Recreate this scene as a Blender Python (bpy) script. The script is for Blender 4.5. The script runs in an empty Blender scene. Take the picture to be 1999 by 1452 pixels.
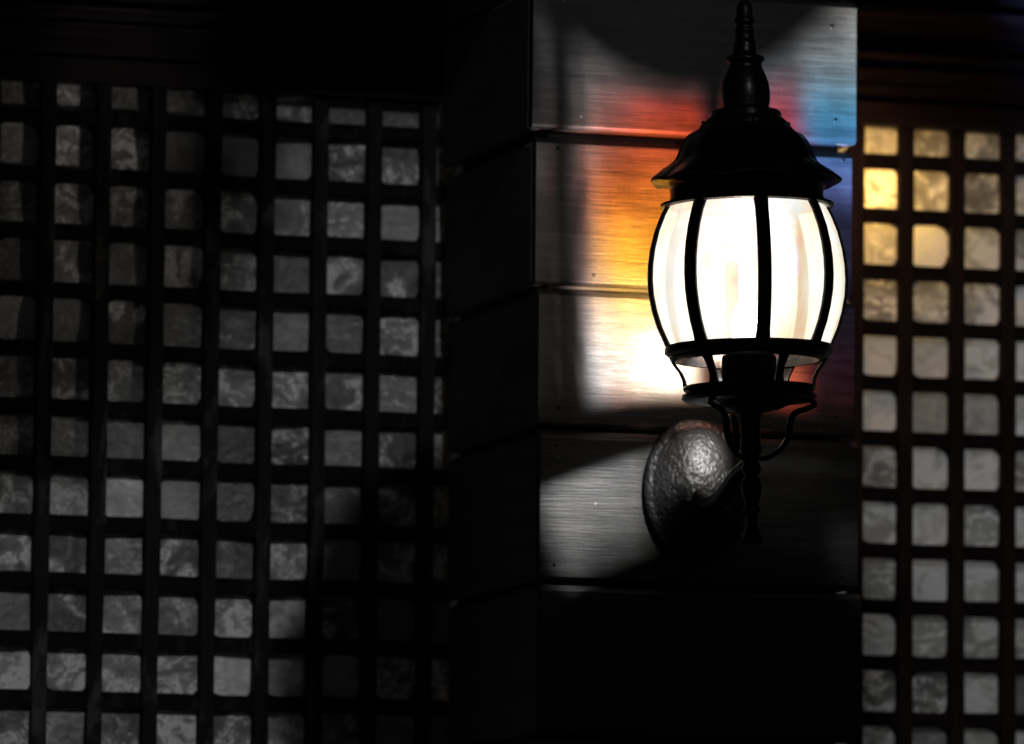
import bpy, bmesh, math, random
from mathutils import Vector, Matrix, noise
R = math.radians
S = bpy.context.scene
COL = S.collection

# ------------------------------------------------------------------ camera
cam_d = bpy.data.cameras.new("camera")
cam = bpy.data.objects.new("camera", cam_d); COL.objects.link(cam)
cam.location = (-1.888, -6.1152, 1.4709)
TH, PH, RO = R(16.926), R(6.0867), R(0.534)
cam.matrix_world = (Matrix.Translation(cam.location) @ Matrix.Rotation(-TH, 4, 'Z') @
                    Matrix.Rotation(R(90) + PH, 4, 'X') @ Matrix.Rotation(RO, 4, 'Z'))
cam_d.lens = 221.47; cam_d.sensor_width = 36
cam_d.clip_start = 0.1; cam_d.clip_end = 500
cam_d.dof.use_dof = True; cam_d.dof.focus_distance = 6.25; cam_d.dof.aperture_fstop = 3.9
S.camera = cam

# ------------------------------------------------------------------ sky, sun, exposure
SUN_EL, SUN_AZ = R(22), R(-1.0)        # azimuth measured from straight in front of the wall, towards its right
w = bpy.data.worlds.new("World"); S.world = w; w.use_nodes = True
nt = w.node_tree; bg = nt.nodes['Background']
sky = nt.nodes.new('ShaderNodeTexSky'); sky.sky_type = 'NISHITA'; sky.sun_disc = False
sky.sun_elevation = R(3); sky.sun_rotation = math.pi - SUN_AZ
hs = nt.nodes.new('ShaderNodeHueSaturation'); hs.inputs['Saturation'].default_value = 0.1
nt.links.new(sky.outputs[0], hs.inputs['Color']); nt.links.new(hs.outputs[0], bg.inputs[0])
bg.inputs[1].default_value = 0.0018
sd = bpy.data.lights.new("sun", 'SUN'); sd.energy = 0.37; sd.angle = R(.9); sd.color = (.985, .99, 1)
sun = bpy.data.objects.new("sun", sd); COL.objects.link(sun)
sdir = Vector((math.sin(SUN_AZ) * math.cos(SUN_EL), -math.cos(SUN_AZ) * math.cos(SUN_EL), math.sin(SUN_EL)))
sun.rotation_euler = sdir.to_track_quat('Z', 'Y').to_euler()
S.view_settings.view_transform = 'Standard'; S.view_settings.look = 'None'
S.view_settings.exposure = 0; S.view_settings.gamma = 1

# ------------------------------------------------------------------ node helpers
class N:
    def __init__(s, nt): s.nt = nt
    def n(s, t, **k):
        o = s.nt.nodes.new(t)
        for a, b in k.items(): setattr(o, a, b)
        return o
    def put(s, sock, v):
        if hasattr(v, 'is_output') or isinstance(v, bpy.types.NodeSocket): s.nt.links.new(v, sock)
        else: sock.default_value = v
    def m(s, op, a, b=0.0, c=0.0, clamp=False):
        o = s.n('ShaderNodeMath', operation=op); o.use_clamp = clamp
        s.put(o.inputs[0], a); s.put(o.inputs[1], b)
        if op in ('MULTIPLY_ADD', 'SMOOTH_MIN'): s.put(o.inputs[2], c)
        return o.outputs[0]
    def rng(s, v, a, b, c=0.0, d=1.0, smooth=True):
        o = s.n('ShaderNodeMapRange'); o.interpolation_type = 'SMOOTHSTEP' if smooth else 'LINEAR'
        s.put(o.inputs[0], v)
        for i, q in enumerate((a, b, c, d)): s.put(o.inputs[1 + i], q)
        return o.outputs[0]
    def ramp(s, v, pts):
        o = s.n('ShaderNodeValToRGB'); e = o.color_ramp.elements
        while len(e) < len(pts): e.new(1)
        for q, (p, c) in zip(e, pts): q.position = p; q.color = (*c, 1) if len(c) == 3 else c
        s.put(o.inputs[0], v); return o.outputs[0]
    def mix(s, f, a, b, mode='MIX'):
        o = s.n('ShaderNodeMix', data_type='RGBA', blend_type=mode)
        s.put(o.inputs[0], f); s.put(o.inputs[6], a); s.put(o.inputs[7], b); return o.outputs[2]
    def noise(s, vec, scale, detail=4, rough=.55, dist=0.0):
        o = s.n('ShaderNodeTexNoise'); s.put(o.inputs['Vector'], vec)
        o.inputs['Scale'].default_value = scale; o.inputs['Detail'].default_value = detail
        o.inputs['Roughness'].default_value = rough; o.inputs['Distortion'].default_value = dist
        return o.outputs[0]
    def scale(s, vec, sc, loc=(0, 0, 0)):
        o = s.n('ShaderNodeMapping'); s.put(o.inputs[0], vec)
        o.inputs['Scale'].default_value = sc; o.inputs['Location'].default_value = loc
        return o.outputs[0]

def material(name):
    m = bpy.data.materials.new(name); m.use_nodes = True
    h = N(m.node_tree); b = m.node_tree.nodes['Principled BSDF']
    return m, h, b, h.n('ShaderNodeTexCoord').outputs['Object']

def bump(h, b, height, strength, dist=.001, normal=None):
    o = h.n('ShaderNodeBump'); o.inputs['Strength'].default_value = strength
    o.inputs['Distance'].default_value = dist; h.put(o.inputs['Height'], height)
    if normal is not None: h.put(o.inputs['Normal'], normal)
    h.put(b.inputs['Normal'], o.outputs[0]); return o.outputs[0]

def rgb(v, t=(1, 1, 1)): return (v * t[0], v * t[1], v * t[2], 1)

def board_mat(name, axis, lo, hi, tint=(1, .97, .94), rough=.42, spec=.12, worn=0):
    """rough sawn, dark stained board with fine grain running along an axis"""
    m, h, b, co = material(name)
    sx = {0: (5, 90, 90), 1: (90, 5, 90), 2: (90, 90, 5)}[axis]
    fx = {0: (22, 700, 700), 1: (700, 22, 700), 2: (700, 700, 22)}[axis]
    g1 = h.noise(h.scale(co, sx), 1, 5, .6, .4)
    g2 = h.noise(h.scale(co, fx), 1, 3, .6)
    g3 = h.noise(co, 7, 3)
    cross = h.noise(h.scale(co, (600, 600, 60) if axis != 2 else (60, 600, 600)), 1, 2)
    f = h.m('ADD', h.m('MULTIPLY', g1, .45), h.m('MULTIPLY', g2, .40))
    f = h.m('ADD', f, h.m('MULTIPLY', cross, .15))
    f = h.m('ADD', f, h.m('MULTIPLY', h.m('SUBTRACT', g3, .5), .35))
    c = h.ramp(f, [(.34, rgb(lo, tint)[:3]), (.5, rgb((lo + hi) / 2, tint)[:3]), (.66, rgb(hi, tint)[:3])])
    # small pits and paint specks
    vo = h.n('ShaderNodeTexVoronoi'); h.put(vo.inputs['Vector'], co); vo.inputs['Scale'].default_value = 55
    sp = h.rng(vo.outputs['Distance'], .05, .09, 1, 0)
    pick = h.m('GREATER_THAN', h.m('FRACT', h.m('MULTIPLY', vo.outputs['Color'], 7.31)), .9)
    spk = h.m('MULTIPLY', sp, pick)
    c = h.mix(spk, c, rgb(hi * 3.2, tint))
    if worn:                               # patches where the stain has worn back to grey wood
        wn = h.noise(h.scale(co, (26, 26, 9), (.3, 2.1, .7)), 1, 4, .65, .6)
        c = h.mix(h.m('MULTIPLY', h.rng(wn, .54, .68), worn), c, rgb(hi * 3.4, tint))
    h.put(b.inputs['Base Color'], c)
    h.put(b.inputs['Roughness'], h.rng(g2, .3, .7, rough - .08, rough + .15, False))
    b.inputs['Specular IOR Level'].default_value = spec
    hh = h.m('ADD', h.m('MULTIPLY', g2, .6), h.m('MULTIPLY', g1, .8))
    bump(h, b, hh, .55, .0012)
    return m

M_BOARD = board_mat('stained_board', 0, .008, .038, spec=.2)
M_SIDE = board_mat('lightened_board_side', 1, .17, .36, rough=.85, spec=.1)  # side boards coloured paler to stand in for missing fill light
M_RAILV = board_mat('lattice_wood_upright', 2, .006, .024, (1, .97, .95), .7, .1, .8)
M_RAILH = board_mat('lattice_wood_rail', 0, .003, .011, (1, .97, .95), .7, .08, .5)
M_RAILV2 = board_mat('red_brown_upright', 2, .006, .022, (1, .62, .52), .7, .08, .2)
M_RAILH2 = board_mat('red_brown_rail', 0, .003, .012, (1, .62, .52), .7, .08)
M_HEAD = board_mat('head_wood', 0, .006, .024, (1, .72, .64), .55)

def plain(name, c, rough=.8, nz=8):
    m, h, b, co = material(name)
    n = h.noise(co, nz, 5)
    h.put(b.inputs['Base Color'], h.ramp(n, [(.3, tuple(x * .6 for x in c)), (.7, tuple(x * 1.3 for x in c))]))
    b.inputs['Roughness'].default_value = rough; bump(h, b, n, .4, .01); return m
def metal_mat():
    m, h, b, co = material('black_cast_metal')
    n = h.noise(co, 240, 3); n2 = h.noise(co, 40, 3)
    h.put(b.inputs['Base Color'], h.ramp(n2, [(.3, (.002, .002, .002)), (.75, (.007, .006, .0055))]))
    b.inputs['Metallic'].default_value = .1
    h.put(b.inputs['Roughness'], h.rng(n2, .3, .7, .28, .45))
    b.inputs['Specular IOR Level'].default_value = .22
    bump(h, b, n, .35, .001)
    return m
M_METAL = metal_mat()

M_BLACK = plain('black_bakelite', (.0008, .0008, .0008), 1.0); M_BLACK.node_tree.nodes['Principled BSDF'].inputs['Specular IOR Level'].default_value = .02
def plate_mat():
    m, h, b, co = material('hammered_black_metal')
    vo = h.n('ShaderNodeTexVoronoi'); h.put(vo.inputs['Vector'], h.scale(co, (1, 1, .8))); vo.inputs['Scale'].default_value = 210
    vo.feature = 'SMOOTH_F1'
    n = h.noise(co, 170, 3, .6, .8)
    b.inputs['Base Color'].default_value = (.012, .0115, .012, 1)
    b.inputs['Metallic'].default_value = 0; b.inputs['Roughness'].default_value = .46; b.inputs['Specular IOR Level'].default_value = .4
    bump(h, b, h.m('ADD', h.m('MULTIPLY', vo.outputs['Distance'], .7), n), .9, .0022)
    return m
M_PLATE = plate_mat()

def glass_mat():
    """bevelled lantern pane: lets part of the bulb's light through and glows itself"""
    m = bpy.data.materials.new('glowing_glass'); m.use_nodes = True
    nt = m.node_tree; nt.nodes.clear(); h = N(nt)
    co = h.n('ShaderNodeTexCoord').outputs['Object']
    n1 = h.noise(h.scale(co, (60, 60, 9), (3, 1, 2)), 1, 3, .6, .5)
    n2 = h.noise(h.scale(co, (14, 14, 10), (1, 4, 0)), 1, 2, .5, .3)
    f = h.m('ADD', h.m('MULTIPLY', n1, .4), h.m('MULTIPLY', n2, .6))
    c = h.ramp(f, [(.40, (1, 1, .95)), (.52, (1, .95, .80)), (.60, (1, .80, .52)), (.68, (.95, .58, .38))])
    em = h.n('ShaderNodeEmission'); h.put(em.inputs[0], c); em.inputs[1].default_value = GL
    tr = h.n('ShaderNodeBsdfTransparent'); tr.inputs[0].default_value = (1, 1, 1, 1)
    gl = h.n('ShaderNodeBsdfGlossy'); gl.inputs[0].default_value = (.1, .1, .1, 1); gl.inputs['Roughness'].default_value = .1
    mx = h.n('ShaderNodeMixShader'); mx.inputs[0].default_value = .4
    nt.links.new(tr.outputs[0], mx.inputs[1]); nt.links.new(em.outputs[0], mx.inputs[2])
    ad = h.n('ShaderNodeAddShader'); nt.links.new(mx.outputs[0], ad.inputs[0]); nt.links.new(gl.outputs[0], ad.inputs[1])
    out = h.n('ShaderNodeOutputMaterial'); nt.links.new(ad.outputs[0], out.inputs[0])
    return m
GL = 2.0
M_GLASS = glass_mat()

def bulb_mat():
    m = bpy.data.materials.new('lit_bulb'); m.use_nodes = True
    nt = m.node_tree; nt.nodes.clear(); h = N(nt)
    em = h.n('ShaderNodeEmission'); em.inputs[0].default_value = (1, .93, .8, 1); em.inputs[1].default_value = 25
    tr = h.n('ShaderNodeBsdfTransparent')
    mx = h.n('ShaderNodeMixShader'); mx.inputs[0].default_value = .2
    nt.links.new(tr.outputs[0], mx.inputs[1]); nt.links.new(em.outputs[0], mx.inputs[2])
    out = h.n('ShaderNodeOutputMaterial'); nt.links.new(mx.outputs[0], out.inputs[0])
    return m
M_BULB = bulb_mat()

def capiz_mat(name, warm, gainv=1.0, trans=0):
    m, h, b, co = material(name)
    at = h.n('ShaderNodeAttribute'); at.attribute_name = 'pane'
    sep = h.n('ShaderNodeSeparateColor'); h.put(sep.inputs[0], at.outputs['Color'])
    r1, r2, r3 = sep.outputs
    sh = h.n('ShaderNodeCombineXYZ'); h.put(sh.inputs[0], h.m('MULTIPLY', r1, 9)); h.put(sh.inputs[1], h.m('MULTIPLY', r2, 9)); h.put(sh.inputs[2], h.m('MULTIPLY', r3, 9))
    va = h.n('ShaderNodeVectorMath', operation='ADD'); h.put(va.inputs[0], co); h.put(va.inputs[1], sh.outputs[0])
    v = va.outputs[0]
    big = h.noise(v, 26, 3, .55, 1.2)
    mid = h.noise(v, 75, 4, .6, 1.5)
    fine = h.noise(v, 260, 3, .65, .8)
    wv = h.n('ShaderNodeTexWave', wave_type='RINGS'); h.put(wv.inputs['Vector'], v)
    wv.inputs['Scale'].default_value = 22; wv.inputs['Distortion'].default_value = 9; wv.inputs['Detail'].default_value = 3; wv.inputs['Detail Scale'].default_value = 2.5
    base = h.rng(r1, 0, 1, .10, .36, False)
    f = h.m('ADD', h.m('MULTIPLY', big, .9), h.m('MULTIPLY', mid, .35))
    k = h.rng(f, .42, .86, -.55, .75)
    k = h.m('ADD', 1.0, h.m('MULTIPLY', k, h.rng(r2, 0, 1, .25, .95, False)))
    # crinkled nacre, glints put into its colour, on some shells only, curved growth lines on others
    rid = h.m('SUBTRACT', 1.0, h.m('MULTIPLY', h.m('ABSOLUTE', h.m('SUBTRACT', h.noise(v, 120, 3, .6, 1.0), .5)), 9.0), clamp=True)
    glint = h.m('MULTIPLY', h.m('MULTIPLY', rid, h.rng(fine, .38, .62, .2, 1.5)), h.rng(r2, .25, .95, 0, 10))
    glint = h.m('MULTIPLY', glint, h.rng(big, .47, .66))
    arcs = h.m('MULTIPLY', h.rng(wv.outputs['Fac'], .6, .95), h.rng(r3, .4, 1.0, 0, 2.4))
    arcs = h.m('MULTIPLY', arcs, h.rng(mid, .4, .65))
    base = h.m('MULTIPLY', base, h.rng(h.m('FRACT', h.m('MULTIPLY', r2, 13.7)), .80, .95, 1, 1.7))
    val = h.m('MULTIPLY', h.m('MULTIPLY', base, gainv), h.m('ADD', h.m('ADD', k, glint), arcs))
    vv = h.n('ShaderNodeCombineColor'); [h.put(vv.inputs[i], h.m('MULTIPLY', val, t, clamp=True)) for i, t in enumerate(warm)]
    h.put(b.inputs['Base Color'], vv.outputs[0])
    b.inputs['Roughness'].default_value = .36
    b.inputs['Specular IOR Level'].default_value = .55
    hh = h.m('ADD', h.m('MULTIPLY', mid, .9), h.m('MULTIPLY', fine, h.m('MULTIPLY', r2, .5)))
    hh = h.m('ADD', hh, h.m('MULTIPLY', wv.outputs['Fac'], h.m('MULTIPLY', r3, .25)))
    nrm_ = bump(h, b, hh, .9, .004)
    if trans:                              # thin shell: lets light from indoors through
        tl = h.n('ShaderNodeBsdfTranslucent'); h.put(tl.inputs[0], vv.outputs[0]); h.put(tl.inputs['Normal'], nrm_)
        mx = h.n('ShaderNodeMixShader'); mx.inputs[0].default_value = trans
        out = h.nt.nodes['Material Output']; h.nt.links.new(b.outputs[0], mx.inputs[1]); h.nt.links.new(tl.outputs[0], mx.inputs[2]); h.nt.links.new(mx.outputs[0], out.inputs[0])
    return m
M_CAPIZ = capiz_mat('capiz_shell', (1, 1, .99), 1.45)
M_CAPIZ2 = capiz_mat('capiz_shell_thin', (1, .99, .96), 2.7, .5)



# ------------------------------------------------------------------ mesh helpers
def tag(o, label=None, cat=None, group=None, kind=None):
    if label: o['label'] = label
    if cat: o['category'] = cat
    if group: o['group'] = group
    if kind: o['kind'] = kind
    return o
def thing(name, label, cat, loc=(0, 0, 0), group=None):
    o = bpy.data.objects.new(name, None); COL.objects.link(o); o.location = loc; o.empty_display_size = .05
    return tag(o, label, cat, group)
def obj(name, bm, mat, parent=None, smooth=False, bevel=0):
    me = bpy.data.meshes.new(name); 
    bmesh.ops.recalc_face_normals(bm, faces=bm.faces)
    bm.to_mesh(me); bm.free(); me.materials.append(mat)
    o = bpy.data.objects.new(name, me); COL.objects.link(o)
    if parent is not None:
        o.parent = parent; o.matrix_parent_inverse = Matrix.Translation(-parent.location)
        if parent.type == 'MESH' or parent.parent: o.matrix_parent_inverse = Matrix.Identity(4)
    if smooth:
        for p in me.polygons: p.use_smooth = True
    if bevel:
        b = o.modifiers.new('bevel', 'BEVEL'); b.width = bevel; b.segments = 2; b.limit_method = 'ANGLE'; b.angle_limit = R(40)
    return o
def sub(name, bm, mat, part, **k):
    """sub-part: child of a part whose own parent sits at the thing's place"""
    o = obj(name, bm, mat, None, **k); o.parent = part
    return o
def box(bm, x0, x1, y0, y1, z0, z1):
    vs = [bm.verts.new((x, y, z)) for x in (x0, x1) for y in (y0, y1) for z in (z0, z1)]
    for f in ((0, 1, 3, 2), (4, 6, 7, 5), (0, 4, 5, 1), (2, 3, 7, 6), (0, 2, 6, 4), (1, 5, 7, 3)):
        bm.faces.new([vs[i] for i in f])
def extr_profile(bm, pts, axis, a, b, n=1, wob=0):
    """closed profile (list of 2D points) swept from a to b along an axis, slightly uneven when wob > 0"""
    rings = []
    for i in range(n + 1):
        t = a + (b - a) * i / n; ring = []
        for k, (p, q) in enumerate(pts):
            dq = wob * noise.noise(Vector((t * 9, k * 3.7, p * 5 + q))) if wob else 0
            c = (t, p + dq, q + dq) if axis == 0 else (p + dq, t, q + dq) if axis == 1 else (p + dq, q + dq, t)
            ring.append(bm.verts.new(c))
        rings.append(ring)
    m = len(pts)
    for r0, r1 in zip(rings, rings[1:]):
        for k in range(m): bm.faces.new((r0[k], r0[(k + 1) % m], r1[(k + 1) % m], r1[k]))
    bm.faces.new(rings[0]); bm.faces.new(rings[-1][::-1])
def lathe(bm, prof, seg=32, cx=0, cy=0, mod=None, a0=0, sx=1, sy=1):
    rings = []
    for (r, z) in prof:
        ring = []
        for i in range(seg):
            a = a0 + 2 * math.pi * i / seg
            rr, zz = (mod(r, z, a) if mod else (r, z))
            ring.append(bm.verts.new((cx + rr * math.cos(a) * sx, cy + rr * math.sin(a) * sy, zz)))
        rings.append(ring)
    for r0, r1 in zip(rings, rings[1:]):
        for i in range(seg): bm.faces.new((r0[i], r0[(i + 1) % seg], r1[(i + 1) % seg], r1[i]))
    bm.faces.new(rings[0]); bm.faces.new(rings[-1][::-1])
def tube(bm, pts, rad, seg=10, caps=True):
    pts = [Vector(p) for p in pts]; rings = []
    up = Vector((.3, .2, 1)).normalized()
    for i, p in enumerate(pts):
        t = (pts[min(i + 1, len(pts) - 1)] - pts[max(i - 1, 0)]).normalized()
        s = t.cross(up)
        if s.length < .05: s = t.cross(Vector((0, 1, 0)))
        s.normalize(); u = s.cross(t).normalized()
        r = rad[i] if isinstance(rad, (list, tuple)) else rad
        rings.append([bm.verts.new(p + s * (r * math.cos(2 * math.pi * k / seg)) + u * (r * math.sin(2 * math.pi * k / seg))) for k in range(seg)])
    for r0, r1 in zip(rings, rings[1:]):
        for k in range(seg): bm.faces.new((r0[k], r0[(k + 1) % seg], r1[(k + 1) % seg], r1[k]))
    if caps: bm.faces.new(rings[0]); bm.faces.new(rings[-1][::-1])
def spline(cp, n=8):
    """Catmull-Rom through control points"""
    P = [Vector(c) for c in cp]; P = [2 * P[0] - P[1]] + P + [2 * P[-1] - P[-2]]; out = []
    for i in range(1, len(P) - 2):
        for k in range(n):
            t = k / n; a, b, c, d = P[i - 1:i + 3]
            out.append(.5 * ((2 * b) + (c - a) * t + (2 * a - 5 * b + 4 * c - d) * t * t + (3 * b - a - 3 * c + d) * t ** 3))
    out.append(P[-2]); return out

# ------------------------------------------------------------------ ground and building
g = bmesh.new(); bmesh.ops.create_grid(g, x_segments=4, y_segments=4, size=60)
tag(obj('ground', g, plain('ground_dark', (.04, .038, .035))), kind='structure')

YW = .33            # plane of the lattice fronts
PITX, PITZ = .0598, .0614
HEADZ = 2.478       # underside of the window heads
SILLZ = 1.02

# the boarded post between the windows ---------------------------------
random.seed(4)
post = thing('boarded_post', 'square post clad in dark horizontal boards carrying the lit lantern between the two windows', 'post', (.17, .16, 0))
joints = [2.846, 2.716, 2.5585, 2.4016, 2.2428, 2.0969, 1.9395, 1.783, 1.627, 1.47, 1.314, 1.157, 1.0, .843, .687, .53, .373, .217, .06]
left = {3: -.008, 4: -.0035, 5: .0005, 6: .0035, 7: .0055}
right = {3: .3460, 4: .3415, 5: .3450, 6: .3495, 7: .3535}
c = bmesh.new(); box(c, .014, .33, .014, .326, 0, 2.848)
obj('core', c, plain('core_black', (.01, .01, .01)), post)
fb, sb, rb = bmesh.new(), bmesh.new(), bmesh.new()
for i in range(len(joints) - 1):
    zt, zb = joints[i], joints[i + 1]
    k = i + 1
    L = left.get(k, left[3] if k < 3 else .006); Rr = right.get(k, .345 if k < 3 else .354)
    gt = .0045 if i == 3 else .0022; gb = .0045 if i == 2 else .0022
    t, b = zt - gt, zb + gb; ch, cb = .0065, .003
    # profile (y, z): front face with a sloping top arris that catches the light from above and a small lower one
    prof = [(0, b + cb), (0, t - ch), (.0075, t), (.0135, t), (.0135, b), (.003, b)]
    extr_profile(fb, prof, 0, L, Rr, 30, .0006)
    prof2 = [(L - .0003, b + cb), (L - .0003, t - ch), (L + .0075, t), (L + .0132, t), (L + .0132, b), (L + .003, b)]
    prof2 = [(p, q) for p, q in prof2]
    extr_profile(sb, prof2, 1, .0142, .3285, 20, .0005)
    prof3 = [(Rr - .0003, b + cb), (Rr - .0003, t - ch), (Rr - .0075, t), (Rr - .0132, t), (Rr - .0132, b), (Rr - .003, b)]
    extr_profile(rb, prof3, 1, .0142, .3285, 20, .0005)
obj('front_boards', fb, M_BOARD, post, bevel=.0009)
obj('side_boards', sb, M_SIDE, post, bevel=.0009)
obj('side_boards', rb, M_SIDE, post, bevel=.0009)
def clip(x, y, z, a, parent):
    b = bmesh.new(); tube(b, [Vector((0, 0, -.008)), Vector((0, 0, .008))], .0022, 10)
    lathe(b, [(.0038, .0075), (.0038, .0095)], 12)
    bmesh.ops.rotate(b, verts=b.verts, matrix=Matrix.Rotation(a, 3, 'Y')); bmesh.ops.translate(b, verts=b.verts, vec=(x, y, z))
    m, h, bs, co = material('bright_steel'); bs.inputs['Metallic'].default_value = 1; bs.inputs['Roughness'].default_value = .4
    bs.inputs['Base Color'].default_value = (.8, .8, .8, 1)
    return obj('nail', b, m, parent, smooth=True)
for (nx, nz) in ((.02, 2.385), (.021, 2.428), (.322, 2.43), (.318, 2.528), (.331, 2.388), (.060, 2.256), (.024, 2.118), (.323, 2.12), (.021, 2.08), (.326, 2.075), (.02, 1.957), (.33, 1.955), (.022, 1.925), (.334, 1.92), (.335, 1.80), (.02, 1.80)):
    b = bmesh.new(); lathe(b, [(.0017, 0), (.0017, .0007), (.0011, .0011), (.0002, .0011)], 10)
    bmesh.ops.rotate(b, verts=b.verts, matrix=Matrix.Rotation(R(90), 3, 'X')); bmesh.ops.translate(b, verts=b.verts, vec=(nx, -.0001, nz)); obj('nail_head', b, M_METAL, post)
clip(.001, .312, 2.2455, R(35), post)

# windows ---------------------------------------------------------------
def window(name_label, x0, x1, edge, mat, seed, depth, M_RAILV=M_RAILV, M_RAILH=M_RAILH, lit=False):
    """edge: x of the right-hand edge of one upright; uprights repeat every PITX"""
    rnd = random.Random(seed)
    T = thing('capiz_window', name_label, 'window', ((x0 + x1) / 2, YW, SILLZ), 'capiz shell windows on either side of the post')
    i0 = math.ceil((x0 - edge) / PITX); i1 = math.floor((x1 - edge) / PITX)
    mw = .0164
    top = HEADZ; rows = []
    z = 2.4325; rows.append((top, z + mw))      # short first row
    while z > SILLZ + .05: rows.append((z, z - PITZ + mw)); z -= PITZ
    # uprights, one part each
    for i in range(i0, i1 + 1):
        xr = edge + i * PITX; jx = rnd.uniform(-.0012, .0012); tw = rnd.uniform(-.0006, .0006)
        b = bmesh.new()
        extr_profile(b, [(xr - mw + jx, YW), (xr + jx, YW), (xr + jx, YW + depth), (xr - mw + jx, YW + depth)], 2, SILLZ, HEADZ + .004, 60, .0017)
        o = obj('upright_bar', b, M_RAILV, T, bevel=.001)
    # cross rails, one part each
    for (zt, zb) in rows:
        b = bmesh.new(); j = rnd.uniform(-.0008, .0008)
        extr_profile(b, [(YW + .0028, zb - mw + j), (YW + .0028, zb + j), (YW + depth - .001, zb + j), (YW + depth - .001, zb - mw + j)], 0, x0, x1, 50, .0017)
        obj('cross_rail', b, M_RAILH, T, bevel=.001)
    # the shells: one mesh, each pane a slightly warped sheet of its own
    b = bmesh.new(); lay = b.loops.layers.float_color.new('pane')
    n = 6
    for i in range(i0 - 1, i1 + 1):
        xa = edge + i * PITX - .003; xb = edge + (i + 1) * PITX - mw + .003
        xa = max(xa, x0 + .001); xb = min(xb, x1 - .001)
        if xb - xa < .004: continue
        for (zt, zb) in rows:
            za, zc = zb - .003, zt + .003
            col = (rnd.random() ** 1.2, rnd.random(), rnd.random(), 1)
            tx, tz, cv = rnd.gauss(0, .05), rnd.gauss(0, .05), rnd.uniform(-1, 1) * .0012
            sd_ = Vector((rnd.random() * 50, rnd.random() * 50, 0))
            grid = []
            for a in range(n + 1):
                row = []
                for q in range(n + 1):
                    u, v = a / n, q / n
                    dy = (u - .5) * tx * .05 + (v - .5) * tz * .05 + cv * (1 - (2 * u - 1) ** 2) * (1 - (2 * v - 1) ** 2)
                    dy += .0009 * noise.noise(Vector((u * 2.2, v * 2.2, 0)) + sd_)
                    row.append(b.verts.new((xa + (xb - xa) * u, YW + depth + .003 + dy, za + (zc - za) * v)))
                grid.append(row)
            for a in range(n):
                for q in range(n):
                    f = b.faces.new((grid[a][q], grid[a + 1][q], grid[a + 1][q + 1], grid[a][q + 1])); f.smooth = True
                    for lp in f.loops: lp[lay] = col
    # dark putty closing the corners of each opening
    pb = bmesh.new()
    for i in range(i0 - 1, i1 + 1):
        xa = edge + i * PITX; xb = edge + (i + 1) * PITX - mw
        if xa < x0 or xb > x1: continue
        for (zt, zb) in rows:
            for (cx_, cz_, sx_, sz_) in ((xa, zt, 1, -1), (xb, zt, -1, -1), (xa, zb, 1, 1), (xb, zb, -1, 1)):
                ra = rnd.uniform(.001, .0085) * (1.5 if rnd.random() < .2 else 1); rz_ = ra * rnd.uniform(.7, 1.3)
                if abs(zt - zb) < .03: ra *= .6; rz_ *= .6
                pts = [(cx_ - sx_ * .002, cz_ - sz_ * .002), (cx_ + sx_ * ra, cz_ - sz_ * .002)]
                for k in range(6):
                    t = k / 5 * math.pi / 2
                    pts.append((cx_ + sx_ * ra * (1 - math.sin(t)), cz_ + sz_ * rz_ * (1 - math.cos(t))))
                pts.append((cx_ - sx_ * .002, cz_ + sz_ * rz_))
                f0_ = [pb.verts.new((px_, YW + depth - .0045, pz_)) for px_, pz_ in pts]
                f1_ = [pb.verts.new((px_, YW + depth + .0045, pz_)) for px_, pz_ in pts]
                pb.faces.new(f0_)
                for k in range(len(pts)): pb.faces.new((f0_[k], f0_[(k + 1) % len(pts)], f1_[(k + 1) % len(pts)], f1_[k]))
    obj('putty', pb, M_RAILH, T)
    me = bpy.data.meshes.new('shell_panes'); b.to_mesh(me); b.free(); me.materials.append(mat)
    o = bpy.data.objects.new('shell_panes', me); COL.objects.link(o); o.parent = T; o.matrix_parent_inverse = Matrix.Translation(-T.location)
    bk = bmesh.new(); back = depth + (.0 if not lit else .9)
    box(bk, x0, x1, YW + back + .009, YW + back + .016, SILLZ, HEADZ + .002)
    obj('backing', bk, plain('backing_dark', (.02, .02, .02)), T)
    # head: plain fillet, then stepped mouldings
    hb = bmesh.new()
    pr = [(YW - .010, HEADZ), (YW - .010, HEADZ + .0250), (YW - .001, HEADZ + .0265), (YW - .001, HEADZ + .0385), (YW - .006, HEADZ + .041), (YW - .006, HEADZ + .046),
          (YW - .004, HEADZ + .047), (YW - .004, HEADZ + .056), (YW - .014, HEADZ + .0585), (YW - .014, HEADZ + .062), (YW - .006, HEADZ + .063), (YW - .006, HEADZ + .073),
          (YW - .020, HEADZ + .0755), (YW - .020, HEADZ + .0790), (YW - .012, HEADZ + .080), (YW - .012, HEADZ + .0840), (YW - .006, HEADZ + .0870), (YW - .006, HEADZ + .119),
          (YW - .024, HEADZ + .122), (YW - .024, HEADZ + .128), (YW - .010, HEADZ + .131), (YW - .010, HEADZ + .30), (YW + .05, HEADZ + .30), (YW + .05, HEADZ)]
    extr_profile(hb, pr, 0, x0, x1, 20, .0008)
    obj('head_moulding', hb, M_HEAD, T)
    sbm = bmesh.new(); box(sbm, x0, x1, YW - .03, YW + .05, SILLZ - .05, SILLZ)
    obj('sill', sbm, M_HEAD, T, bevel=.004)
    return T
window('left capiz shell window, grey panes in a square dark wood lattice with a round shadow at lower right', -1.35, .0125, -.4317, M_CAPIZ, 11, .013)
window('right capiz shell window behind the lantern, its nearest panes glowing yellow', .334, 1.7, .5354, M_CAPIZ2, 25, .013, M_RAILV2, M_RAILH2, True)

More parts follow.
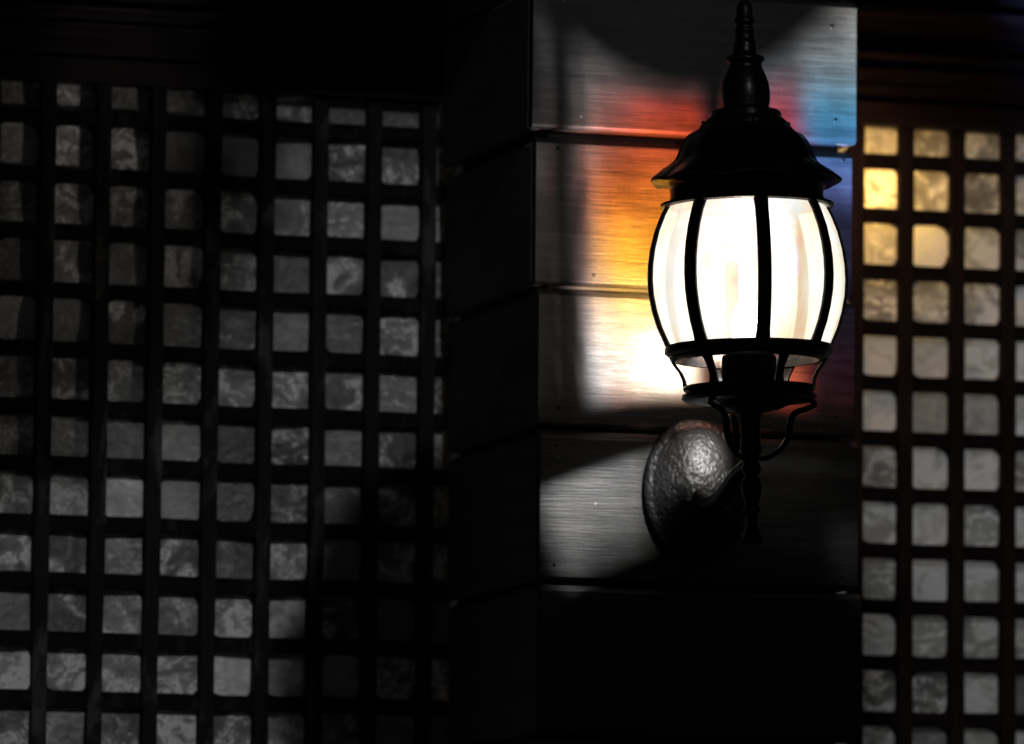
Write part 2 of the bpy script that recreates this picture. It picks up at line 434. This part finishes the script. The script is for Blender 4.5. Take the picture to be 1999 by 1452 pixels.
M_WALL = board_mat('wall_board', 0, .015, .04, rough=.6)
wl = bmesh.new()
for i in range(8):
    z0 = .02 + i * .119
    extr_profile(wl, [(YW + .0, z0), (YW + .012, z0 + .114), (YW + .05, z0 + .114), (YW + .05, z0)], 0, -4, 4.5, 4)
wl2 = wl
tag(obj('boarded_wall', wl2, M_WALL), 'dark boarded wall running under both capiz windows', 'wall', 'boarded walls')
uw = bmesh.new(); box(uw, -4, 4.5, YW + .002, YW + .06, HEADZ + .302, 2.85)
for xa, xb in ((-4, -1.351), (1.701, 4.5)): box(uw, xa, xb, YW + .002, YW + .06, .98, HEADZ + .3)
tag(obj('boarded_wall', uw, M_WALL), 'dark boarded wall above and beside both capiz windows', 'wall', 'boarded walls')
ev = bmesh.new(); box(ev, -4, 4.5, -.615, YW + .06, 2.852, 2.91)  # unseen eave, depth shaped so its shade falls on the window heads
tag(obj('shading_eave', ev, M_WALL, bevel=.01), 'unseen dark timber eave, its depth set to shade the window heads', 'eave')

# ------------------------------------------------------------------ the lantern
AX, AY = .165, -.19
lan = thing('wall_lantern', 'lit black metal wall lantern with eight curved glass panes, mounted on the boarded post', 'lantern', (AX, 0, 2.04))
CA = math.atan2(-math.cos(TH), -math.sin(TH))            # angle of the side that faces the viewer's street side
def ang(d): return CA + R(d)                              # d degrees further round to the right
ZP = lambda y: 2.5135 - .00052 * y

# roof
def scal(r, z, a):
    k = max(0, min(1, (r - .05) / .045)); c8 = math.cos(8 * (a - ang(7.5)))
    c = abs(math.cos(4 * (a - ang(7.5))))
    return r * (1 - .035 * k * (1 - c)) * (1 - .012 * (1 - c8) * (1 - k)), z + .004 * k * c
b = bmesh.new()
prof = [(.070, ZP(352)), (.0955, ZP(354)), (.0968, ZP(351)), (.0955, ZP(347)), (.090, ZP(338)), (.083, ZP(327)), (.0745, ZP(316)), (.0705, ZP(308)), (.0685, ZP(300)), (.0655, ZP(285)),
        (.0615, ZP(270)), (.0565, ZP(259)), (.050, ZP(253)), (.0465, ZP(249)), (.0435, ZP(240)), (.0425, ZP(232)), (.0395, ZP(226)), (.0365, ZP(222)), (.0355, ZP(212)), (.0335, ZP(209)), (.022, ZP(208))]
lathe(b, prof, 64, AX, AY, scal)
roof = obj('roof', b, M_METAL, lan, smooth=False)
b = bmesh.new()
for kk in range(8):
    a = ang(7.5 + 45 * kk)
    pp = [(AX + (r + .0006) * math.cos(a), AY + (r + .0006) * math.sin(a), z + .001) for r, z in prof[3:16]]
    tube(b, pp, .0016, 6)
sub('seam', b, M_METAL, roof, smooth=True)
b = bmesh.new()
lathe(b, [(.060, ZP(392)), (.084, ZP(399)), (.0872, ZP(396)), (.0872, ZP(391)), (.0795, ZP(386)), (.077, ZP(380)), (.077, ZP(362)), (.079, ZP(357)), (.070, ZP(354)), (.060, ZP(354))], 64, AX, AY)
obj('upper_collar', b, M_METAL, lan)
b = bmesh.new()
lathe(b, [(.024, ZP(209.0)), (.0238, ZP(199.6)), (.0248, ZP(187.2)), (.0248, ZP(170.6)), (.0232, ZP(152.9)), (.0202, ZP(137.3)), (.0172, ZP(125.9)), (.0165, ZP(119.6)), (.0172, ZP(115.5)), (.0196, ZP(111.3)), (.0196, ZP(105.1)),
          (.0165, ZP(102.0)), (.0122, ZP(99.9)), (.0120, ZP(91.6)), (.0112, ZP(79.1)), (.0112, ZP(75.0)), (.0098, ZP(72.9)), (.0094, ZP(56.3)), (.0100, ZP(54.2)), (.0100, ZP(50.0)), (.0086, ZP(48.0)), (.0084, ZP(40.7)), (.0101, ZP(37.6)), (.0101, ZP(30.3)),
          (.0082, ZP(27.2)), (.0080, ZP(12.6)), (.0070, ZP(0.2)), (.0045, ZP(-5.0)), (.001, ZP(-7.1))], 28, AX, AY)
obj('finial', b, M_METAL, lan, smooth=True, bevel=0)

GP = [(.0775, ZP(392)), (.0835, ZP(415)), (.0895, ZP(445)), (.0940, ZP(480)), (.0962, ZP(510)), (.0968, ZP(540)), (.0958, ZP(570)), (.0928, ZP(600)), (.0882, ZP(630)), (.0838, ZP(650)), (.0800, ZP(667))]
GP = [(r_ * 1.018, z_) for r_, z_ in GP]
for kk in range(8):
    a0, a1 = ang(7.5 + 45 * kk), ang(7.5 + 45 * (kk + 1))
    b = bmesh.new(); prev = None; nn = 6
    for (r, z) in GP:
        row = []
        for q in range(nn + 1):
            t = q / nn; p = Vector((math.cos(a0), math.sin(a0))) * (1 - t) + Vector((math.cos(a1), math.sin(a1))) * t
            p *= r * (1 + .055 * 4 * t * (1 - t))
            row.append(b.verts.new((AX + p.x, AY + p.y, z)))
        if prev:
            for q in range(nn): b.faces.new((prev[q], prev[q + 1], row[q + 1], row[q]))
        prev = row
    obj('glass_pane', b, M_GLASS, lan, smooth=True)
    # rib
    b = bmesh.new(); ca, sa = math.cos(a0), math.sin(a0); prev = None; rings = []
    for i, (r, z) in enumerate(GP):
        hw = .0068 if 0 < i < len(GP) - 1 else .0075
        ring = []
        for (dr, dt) in ((-.0018, -hw), (.0012, -hw), (.0030, -hw * .45), (.0030, hw * .45), (.0012, hw), (-.0018, hw)):
            rr = r + dr; ring.append(b.verts.new((AX + rr * ca - dt * sa, AY + rr * sa + dt * ca, z)))
        rings.append(ring)
    for r0, r1 in zip(rings, rings[1:]):
        for q in range(6): b.faces.new((r0[q], r0[(q + 1) % 6], r1[(q + 1) % 6], r1[q]))
    b.faces.new(rings[0]); b.faces.new(rings[-1][::-1])
    obj('rib', b, M_METAL, lan)

# lower ring (open in the middle), gallery posts, base
b = bmesh.new()
def ringmesh(b, prof, seg=64):
    rings = []
    for (r, z) in prof: rings.append([b.verts.new((AX + r * math.cos(2 * math.pi * i / seg), AY + r * math.sin(2 * math.pi * i / seg), z)) for i in range(seg)])
    for q in range(len(rings)):
        r0, r1 = rings[q], rings[(q + 1) % len(rings)]
        for i in range(seg): b.faces.new((r0[i], r0[(i + 1) % seg], r1[(i + 1) % seg], r1[i]))
ringmesh(b, [(.070, ZP(668)), (.0835, ZP(666)), (.0845, ZP(671)), (.0845, ZP(679)), (.0825, ZP(683)), (.0800, ZP(686)), (.0795, ZP(691)), (.0760, ZP(695)), (.070, ZP(695))])
obj('lower_ring', b, M_METAL, lan)
for kk in range(6):
    a = ang(-95 + 60 * kk); ca, sa = math.cos(a), math.sin(a)
    b = bmesh.new(); rings = []
    for (r, z, hw) in ((.0765, ZP(694), .0055), (.0735, ZP(703), .0046), (.0685, ZP(716), .0040), (.0650, ZP(732), .0040), (.0640, ZP(746), .0052)):
        rings.append([b.verts.new((AX + (r + dr) * ca - dt * sa, AY + (r + dr) * sa + dt * ca, z)) for dr, dt in ((-.002, -hw), (.002, -hw), (.002, hw), (-.002, hw))])
    for r0, r1 in zip(rings, rings[1:]):
        for q in range(4): b.faces.new((r0[q], r0[(q + 1) % 4], r1[(q + 1) % 4], r1[q]))
    b.faces.new(rings[0]); b.faces.new(rings[-1][::-1])
    obj('gallery_post', b, M_METAL, lan, bevel=.0006)
b = bmesh.new()
lathe(b, [(.012, ZP(744)), (.0655, ZP(744)), (.0665, ZP(748)), (.0655, ZP(752)), (.0615, ZP(754)), (.0615, ZP(758)), (.0675, ZP(760)), (.0680, ZP(767)), (.0640, ZP(772)), (.050, ZP(775)), (.040, ZP(780)), (.030, ZP(788)), (.020, ZP(792)), (.010, ZP(793))], 64, AX, AY)
obj('base_plate', b, M_METAL, lan)
b = bmesh.new(); lathe(b, [(.0275, ZP(744.5)), (.0275, ZP(690)), (.0265, ZP(684)), (.012, ZP(681)), (.006, ZP(679))], 28, AX, AY)
obj('socket', b, M_BLACK, lan)
b = bmesh.new(); lathe(b, [(.007, ZP(680)), (.0105, ZP(668)), (.0165, ZP(650)), (.0190, ZP(632)), (.0175, ZP(612)), (.0130, ZP(590)), (.007, ZP(572)), (.002, ZP(560))], 24, AX, AY)
obj('bulb', b, M_BULB, lan, smooth=True)
# stem, brackets, arm, plate
b = bmesh.new()
SX = AX + .001
lathe(b, [(.013, ZP(790)), (.0115, ZP(800)), (.0100, ZP(812)), (.0095, ZP(850)), (.0110, ZP(862)), (.0115, ZP(872)), (.0075, ZP(878)), (.0070, ZP(886)), (.0088, ZP(893)), (.0100, ZP(902)), (.0088, ZP(911)), (.0062, ZP(916)),
          (.0085, ZP(920)), (.0098, ZP(928)), (.0105, ZP(942)), (.0090, ZP(958)), (.0062, ZP(972)), (.0088, ZP(978)), (.0088, ZP(984)), (.0058, ZP(990)), (.0056, ZP(1010)), (.0075, ZP(1022)), (.0100, ZP(1034)), (.0110, ZP(1042)), (.0080, ZP(1047)), (.002, ZP(1049))], 24, SX, AY)
obj('stem', b, M_METAL, lan, smooth=True)
for d in (80, -40, 200):
    a = ang(d); ca, sa = math.cos(a), math.sin(a)
    cp = [(.058, 772), (.0655, 781), (.0560, 790), (.0450, 797), (.0400, 815), (.0380, 842), (.0300, 866), (.0180, 881), (.0070, 884)]
    pts = spline([(SX + r * ca, AY + r * sa, ZP(y)) for r, y in cp], 5)
    b = bmesh.new(); tube(b, pts, [.0022 + .0012 * abs(math.sin(3.1 * i / len(pts))) for i in range(len(pts))], 8)
    obj('scroll_bracket', b, M_METAL, lan, smooth=True)
b = bmesh.new()
pts = spline([(AX, -.028, 2.030), (AX, -.06, 2.020), (AX, -.10, 2.022), (AX, -.145, 2.040), (SX, -.182, 2.050)], 6)
tube(b, pts, [.0125 - .006 * i / len(pts) for i in range(len(pts))], 12)
obj('arm', b, M_METAL, lan, smooth=True)
b = bmesh.new()     # oval domed plate: rings in x/z, height in -y
pr = [(1.0, -.0005), (1.0, .006), (.96, .010), (.90, .011), (.86, .013), (.78, .021), (.66, .029), (.5, .036), (.3, .041), (.12, .043), (.02, .043)]
rings = []; seg = 56
for (s_, hgt) in pr:
    rings.append([b.verts.new((AX + .0045 + .0555 * s_ * math.cos(2 * math.pi * i / seg), -hgt, 2.0375 + .0745 * s_ * math.sin(2 * math.pi * i / seg) * (1 - .0 * s_))) for i in range(seg)])
for r0, r1 in zip(rings, rings[1:]):
    for i in range(seg): b.faces.new((r0[i], r0[(i + 1) % seg], r1[(i + 1) % seg], r1[i]))
b.faces.new(rings[0]); b.faces.new(rings[-1][::-1])
obj('back_plate', b, M_PLATE, lan, smooth=True)

lan.rotation_euler.y = -.019          # it hangs slightly out of true
# the bulb's light: the bevelled panes split it into coloured fans, so its colour depends on direction
ld = bpy.data.lights.new('bulb_light', 'POINT'); ld.energy = 108.0; ld.shadow_soft_size = .012
lo = bpy.data.objects.new('bulb_light', ld); COL.objects.link(lo); lo.location = (AX - .003, AY, ZP(622)); 
ld.use_nodes = True; h = N(ld.node_tree); em = ld.node_tree.nodes['Emission']
nrm = h.n('ShaderNodeTexCoord').outputs['Normal']
sx = h.n('ShaderNodeSeparateXYZ'); h.put(sx.inputs[0], nrm)
yy = h.m('MAXIMUM', sx.outputs[1], .02)
u = h.m('DIVIDE', sx.outputs[0], yy); v = h.m('DIVIDE', sx.outputs[2], yy)
r2 = h.m('ADD', h.m('ADD', h.m('MULTIPLY', u, u), h.m('MULTIPLY', v, v)), 1.0)
gain = h.m('MINIMUM', h.m('POWER', r2, 1.5), 14)
vt = h.m('ADD', h.m('MULTIPLY', v, .25), .5)          # v -2..2 -> 0..1
P = lambda vv: .5 + vv * .25
leftc = h.ramp(vt, [(P(-.62), (.07, .07, .07)), (P(-.42), (.16, .05, .03)), (P(-.28), (.30, .16, .09)), (P(-.15), (.34, .27, .19)), (P(.12), (.42, .29, .12)), (P(.42), (.80, .36, .025)), (P(.75), (.68, .16, .012)),
                    (P(1.02), (.50, .075, .018)), (P(1.30), (.36, .038, .022)), (P(1.45), (.13, .055, .05)), (P(1.65), (.07, .065, .065)), (P(1.9), (.05, .05, .05))])
outer = h.ramp(vt, [(P(-.5), (.10, .10, .105)), (P(-.2), (.28, .27, .27)), (P(.1), (.22, .18, .17)), (P(.5), (.17, .095, .085)), (P(.85), (.12, .065, .06)), (P(1.1), (.11, .085, .08)), (P(1.4), (.12, .12, .12)), (P(1.7), (.13, .13, .135)), (P(1.92), (.05, .05, .05))])
uv = h.n('ShaderNodeCombineXYZ'); h.put(uv.inputs[0], h.m('ADD', h.m('MULTIPLY', u, 5.0), h.m('MULTIPLY', v, .8))); h.put(uv.inputs[1], h.m('MULTIPLY', v, 1.6))
st = h.noise(uv.outputs[0], 1, 3, .6, .6)
us = h.m('ADD', h.m('ADD', u, h.m('MULTIPLY', v, .11)), h.m('MULTIPLY', h.m('SUBTRACT', st, .5), .22))            # the fans lean outwards as they rise
cL = h.mix(h.rng(us, -.60, h.m('ADD', -.26, h.m('MULTIPLY', h.m('MAXIMUM', h.m('SUBTRACT', v, .85), 0.0), .75))), outer, leftc)
faint = h.ramp(vt, [(P(-.3), (.004, .004, .004)), (P(.4), (.010, .009, .008)), (P(.7), (.022, .021, .021)), (P(.95), (.05, .05, .051)), (P(1.12), (.03, .03, .031)), (P(1.3), (.008, .008, .008))])
cL = h.mix(h.rng(us, -.72, -.55), faint, cL)
streak = h.m('MULTIPLY', h.m('MULTIPLY', h.rng(us, -.47, -.445), h.rng(us, -.435, -.41, 1, 0)), h.rng(v, -.3, .1))
cL = h.mix(h.m('MULTIPLY', streak, .10), cL, (1, .8, .62, 1), 'ADD')
rA = h.ramp(vt, [(P(-.45), (.012, .004, .004)), (P(-.36), (.40, .06, .03)), (P(-.1), (.46, .09, .04)), (P(.1), (.06, .014, .016)), (P(.4), (.008, .006, .016)), (P(.75), (.03, .013, .06)), (P(.95), (.16, .12, .26)), (P(1.06), (.42, .03, .03)), (P(1.25), (.32, .03, .05)),
                 (P(1.42), (.20, .085, .12)), (P(1.6), (.15, .17, .20)), (P(1.9), (.14, .14, .14))])
rB = h.ramp(vt, [(P(-.45), (.008, .004, .006)), (P(-.3), (.016, .003, .005)), (P(-.05), (.014, .004, .010)), (P(.15), (.007, .006, .010)), (P(.4), (.006, .006, .016)), (P(.75), (.014, .015, .05)), (P(.95), (.10, .15, .42)), (P(1.1), (.05, .15, .36)), (P(1.3), (.06, .28, .50)), (P(1.5), (.18, .27, .33)), (P(1.7), (.28, .31, .33)), (P(1.9), (.24, .24, .24))])
cR = h.mix(h.rng(u, .56, .74), rA, rB)
cc = h.mix(h.rng(u, .04, .26), cL, cR)
hot = h.m('MULTIPLY', h.rng(h.m('ABSOLUTE', h.m('ADD', u, .12)), .02, .30, 1, 0), h.rng(h.m('ABSOLUTE', h.m('ADD', v, .18)), .04, .32, 1, 0))
cc = h.mix(hot, cc, (.8, .72, .58, 1), 'ADD')
# below the ring: only what passes the gallery openings
line = h.m('SUBTRACT', h.m('MULTIPLY', u, .39), .47)      # upper limit of the low patch
low = h.m('MULTIPLY', h.rng(h.m('SUBTRACT', line, v), -.02, .06), h.rng(h.m('SUBTRACT', u, h.m('MULTIPLY', v, -.26)), -1.07, -1.0))
low = h.m('MULTIPLY', low, h.rng(u, .14, .22, 1, 0))
nearp = h.rng(u, -.35, -.1)
lowc = h.mix(nearp, (.085, .085, .085, 1), (.075, .074, .07, 1))
lowc = h.mix(low, (.0006, .0006, .0006, 1), lowc)
side = h.m('MULTIPLY', h.m('MULTIPLY', h.rng(u, .80, .86), h.rng(h.m('ADD', v, h.m('MULTIPLY', u, .9)), -.62, -.56)), h.rng(v, -.98, -.92, 1, 0))
lowc = h.mix(h.m('MULTIPLY', side, 1.0), lowc, (.004, .004, .004, 1))
ledge = h.m('MULTIPLY', h.m('MULTIPLY', h.rng(v, -.66, -.62), h.rng(v, -.57, -.53, 1, 0)), h.rng(u, .3, .4))
lowc = h.mix(ledge, lowc, (.005, .005, .005, 1))
cc = h.mix(h.rng(v, -.50, -.42), lowc, cc)
sv = h.n('ShaderNodeVectorMath', operation='SCALE'); h.put(sv.inputs[0], cc); h.put(sv.inputs['Scale'], h.rng(st, .3, .7, .55, 1.5, False)); cc = sv.outputs[0]
front = h.m('MULTIPLY', h.rng(sx.outputs[1], .02, .12), h.m('MULTIPLY', h.rng(u, -1.3, -1.1), h.rng(u, 1.02, 1.15, 1, 0)))
cc = h.mix(front, (.0015, .0013, .001, 1), cc)
# multiply by gain
vm = h.n('ShaderNodeVectorMath', operation='SCALE'); h.put(vm.inputs[0], cc); h.put(vm.inputs['Scale'], gain)
h.put(em.inputs[0], vm.outputs[0]); em.inputs[1].default_value = 1.0

# ------------------------------------------------------------------ small warm lamp added out of sight behind the post to brighten the right window
sl = thing('added_fill_lamp', 'small warm bulb added out of sight behind the post to brighten the right window', 'lamp', (.356, .225, 2.40))
b = bmesh.new(); bmesh.ops.create_cone(b, cap_ends=True, segments=20, radius1=.018, radius2=.014, depth=.012)
bmesh.ops.rotate(b, verts=b.verts, matrix=Matrix.Rotation(R(90), 3, 'Y')); bmesh.ops.translate(b, verts=b.verts, vec=(.3595, .225, 2.40)); obj('holder', b, M_METAL, sl)
b = bmesh.new(); bmesh.ops.create_uvsphere(b, u_segments=16, v_segments=10, radius=.011); bmesh.ops.translate(b, verts=b.verts, vec=(.374, .225, 2.40)); obj('bulb', b, M_BULB, sl, smooth=True)
wd = bpy.data.lights.new('warm_fill_light', 'POINT'); wd.energy = .6; wd.color = (1, .50, .26); wd.shadow_soft_size = .012
wo = bpy.data.objects.new('warm_fill_light', wd); COL.objects.link(wo); wo.location = (.400, .225, 2.405)

# bulbs added indoors to light the right window through its thin shells
def indoor(name, label, loc, energy, color, size):
    T = thing(name, label, 'lamp', (loc[0], loc[1], loc[2] - .03), 'bulbs added indoors to light the right window')
    b = bmesh.new(); bmesh.ops.create_uvsphere(b, u_segments=16, v_segments=10, radius=.018)
    bmesh.ops.translate(b, verts=b.verts, vec=loc); obj('bulb', b, M_BULB, T, smooth=True)
    b = bmesh.new(); lathe(b, [(.010, loc[2] + .016), (.012, loc[2] + .03), (.010, loc[2] + .05)], 16, loc[0], loc[1]); obj('holder', b, M_METAL, T, smooth=True)
    d = bpy.data.lights.new('indoor_fill_light', 'POINT'); d.energy = energy; d.color = color; d.shadow_soft_size = size
    o = bpy.data.objects.new('indoor_fill_light', d); COL.objects.link(o); o.location = loc
indoor('added_indoor_lamp', 'small golden bulb added indoors to light the upper left panes of the right window', (.488, .405, 2.41), .95, (1, .52, .02), .02)
indoor('added_indoor_lamp', 'white bulb added indoors further back to light the right window', (.80, .72, 2.22), 1.6, (.90, .96, 1), .05)

# ------------------------------------------------------------------ trees added out of view to shade the wall
def along(p, d): q = Vector(p) + sdir * d; return q
def tree(label, cx, cy, cz, rx, rz, nleaf, leaf, seed, core, ry=.3, drop=1):
    rnd = random.Random(seed)
    T = thing('added_shade_tree', label, 'tree', (cx, cy, 0), 'unseen trees added for their shade')
    b = bmesh.new()
    pts = spline([(cx + .03, cy, 0), (cx - .02, cy + .02, cz * .4), (cx, cy, cz - rz * .3), (cx, cy, cz + rz * .4)], 5)
    tube(b, pts, [.04 - .03 * i / len(pts) for i in range(len(pts))], 9)
    for k in range(7):
        a = k * 2.4; q = Vector((cx, cy, cz - rz * .5 + k * rz * .13))
        tube(b, [q, q + Vector((math.cos(a) * rx * .4, math.sin(a) * rx * .4, rz * .25)), q + Vector((math.cos(a) * rx * .75, math.sin(a) * rx * .75, rz * .4))], [.012, .008, .003], 6)
    obj('trunk', b, plain('bark', (.05, .04, .03)), T, smooth=True)
    b = bmesh.new()
    for k in range(nleaf):
        d = Vector((rnd.gauss(0, 1), rnd.gauss(0, 1), rnd.gauss(0, 1))).normalized()
        rr = (rnd.random() ** (1 / core)) * (1 + .13 * noise.noise(d * 2.2 + Vector((seed, 0, 0))))
        p = Vector((cx + d.x * rx * rr, cy + d.y * ry * rr, cz + d.z * rz * rr * (drop if d.z < 0 else 1)))
        m = Matrix.Rotation(rnd.random() * 6.3, 3, 'Z') @ Matrix.Rotation(rnd.gauss(.6, .6), 3, 'X')
        l = leaf * rnd.uniform(.6, 1.3); wv_ = l * .32
        vs = [b.verts.new(p + m @ Vector(c_)) for c_ in ((0, 0, 0), (wv_, l * .45, .1 * l), (0, l, 0), (-wv_, l * .45, .1 * l))]
        b.faces.new(vs)
    obj('crown', b, plain('leaf_green', (.05, .08, .03), .6, 20), T)
    return T
q = along((.165, .30, 1.895), 2.9)
tree('unseen small tree with a dense round crown, added to cast the round shadow', q.x, q.y, q.z, .33, .225, 22000, .042, 3, 2.8, .2, 2.2)
q = along((-.72, .33, 2.44), 5.5)
tree('unseen tall slender tree with a loose crown, added to dim the left window', q.x, q.y, q.z, .54, .50, 6200, .07, 8, 2.0)
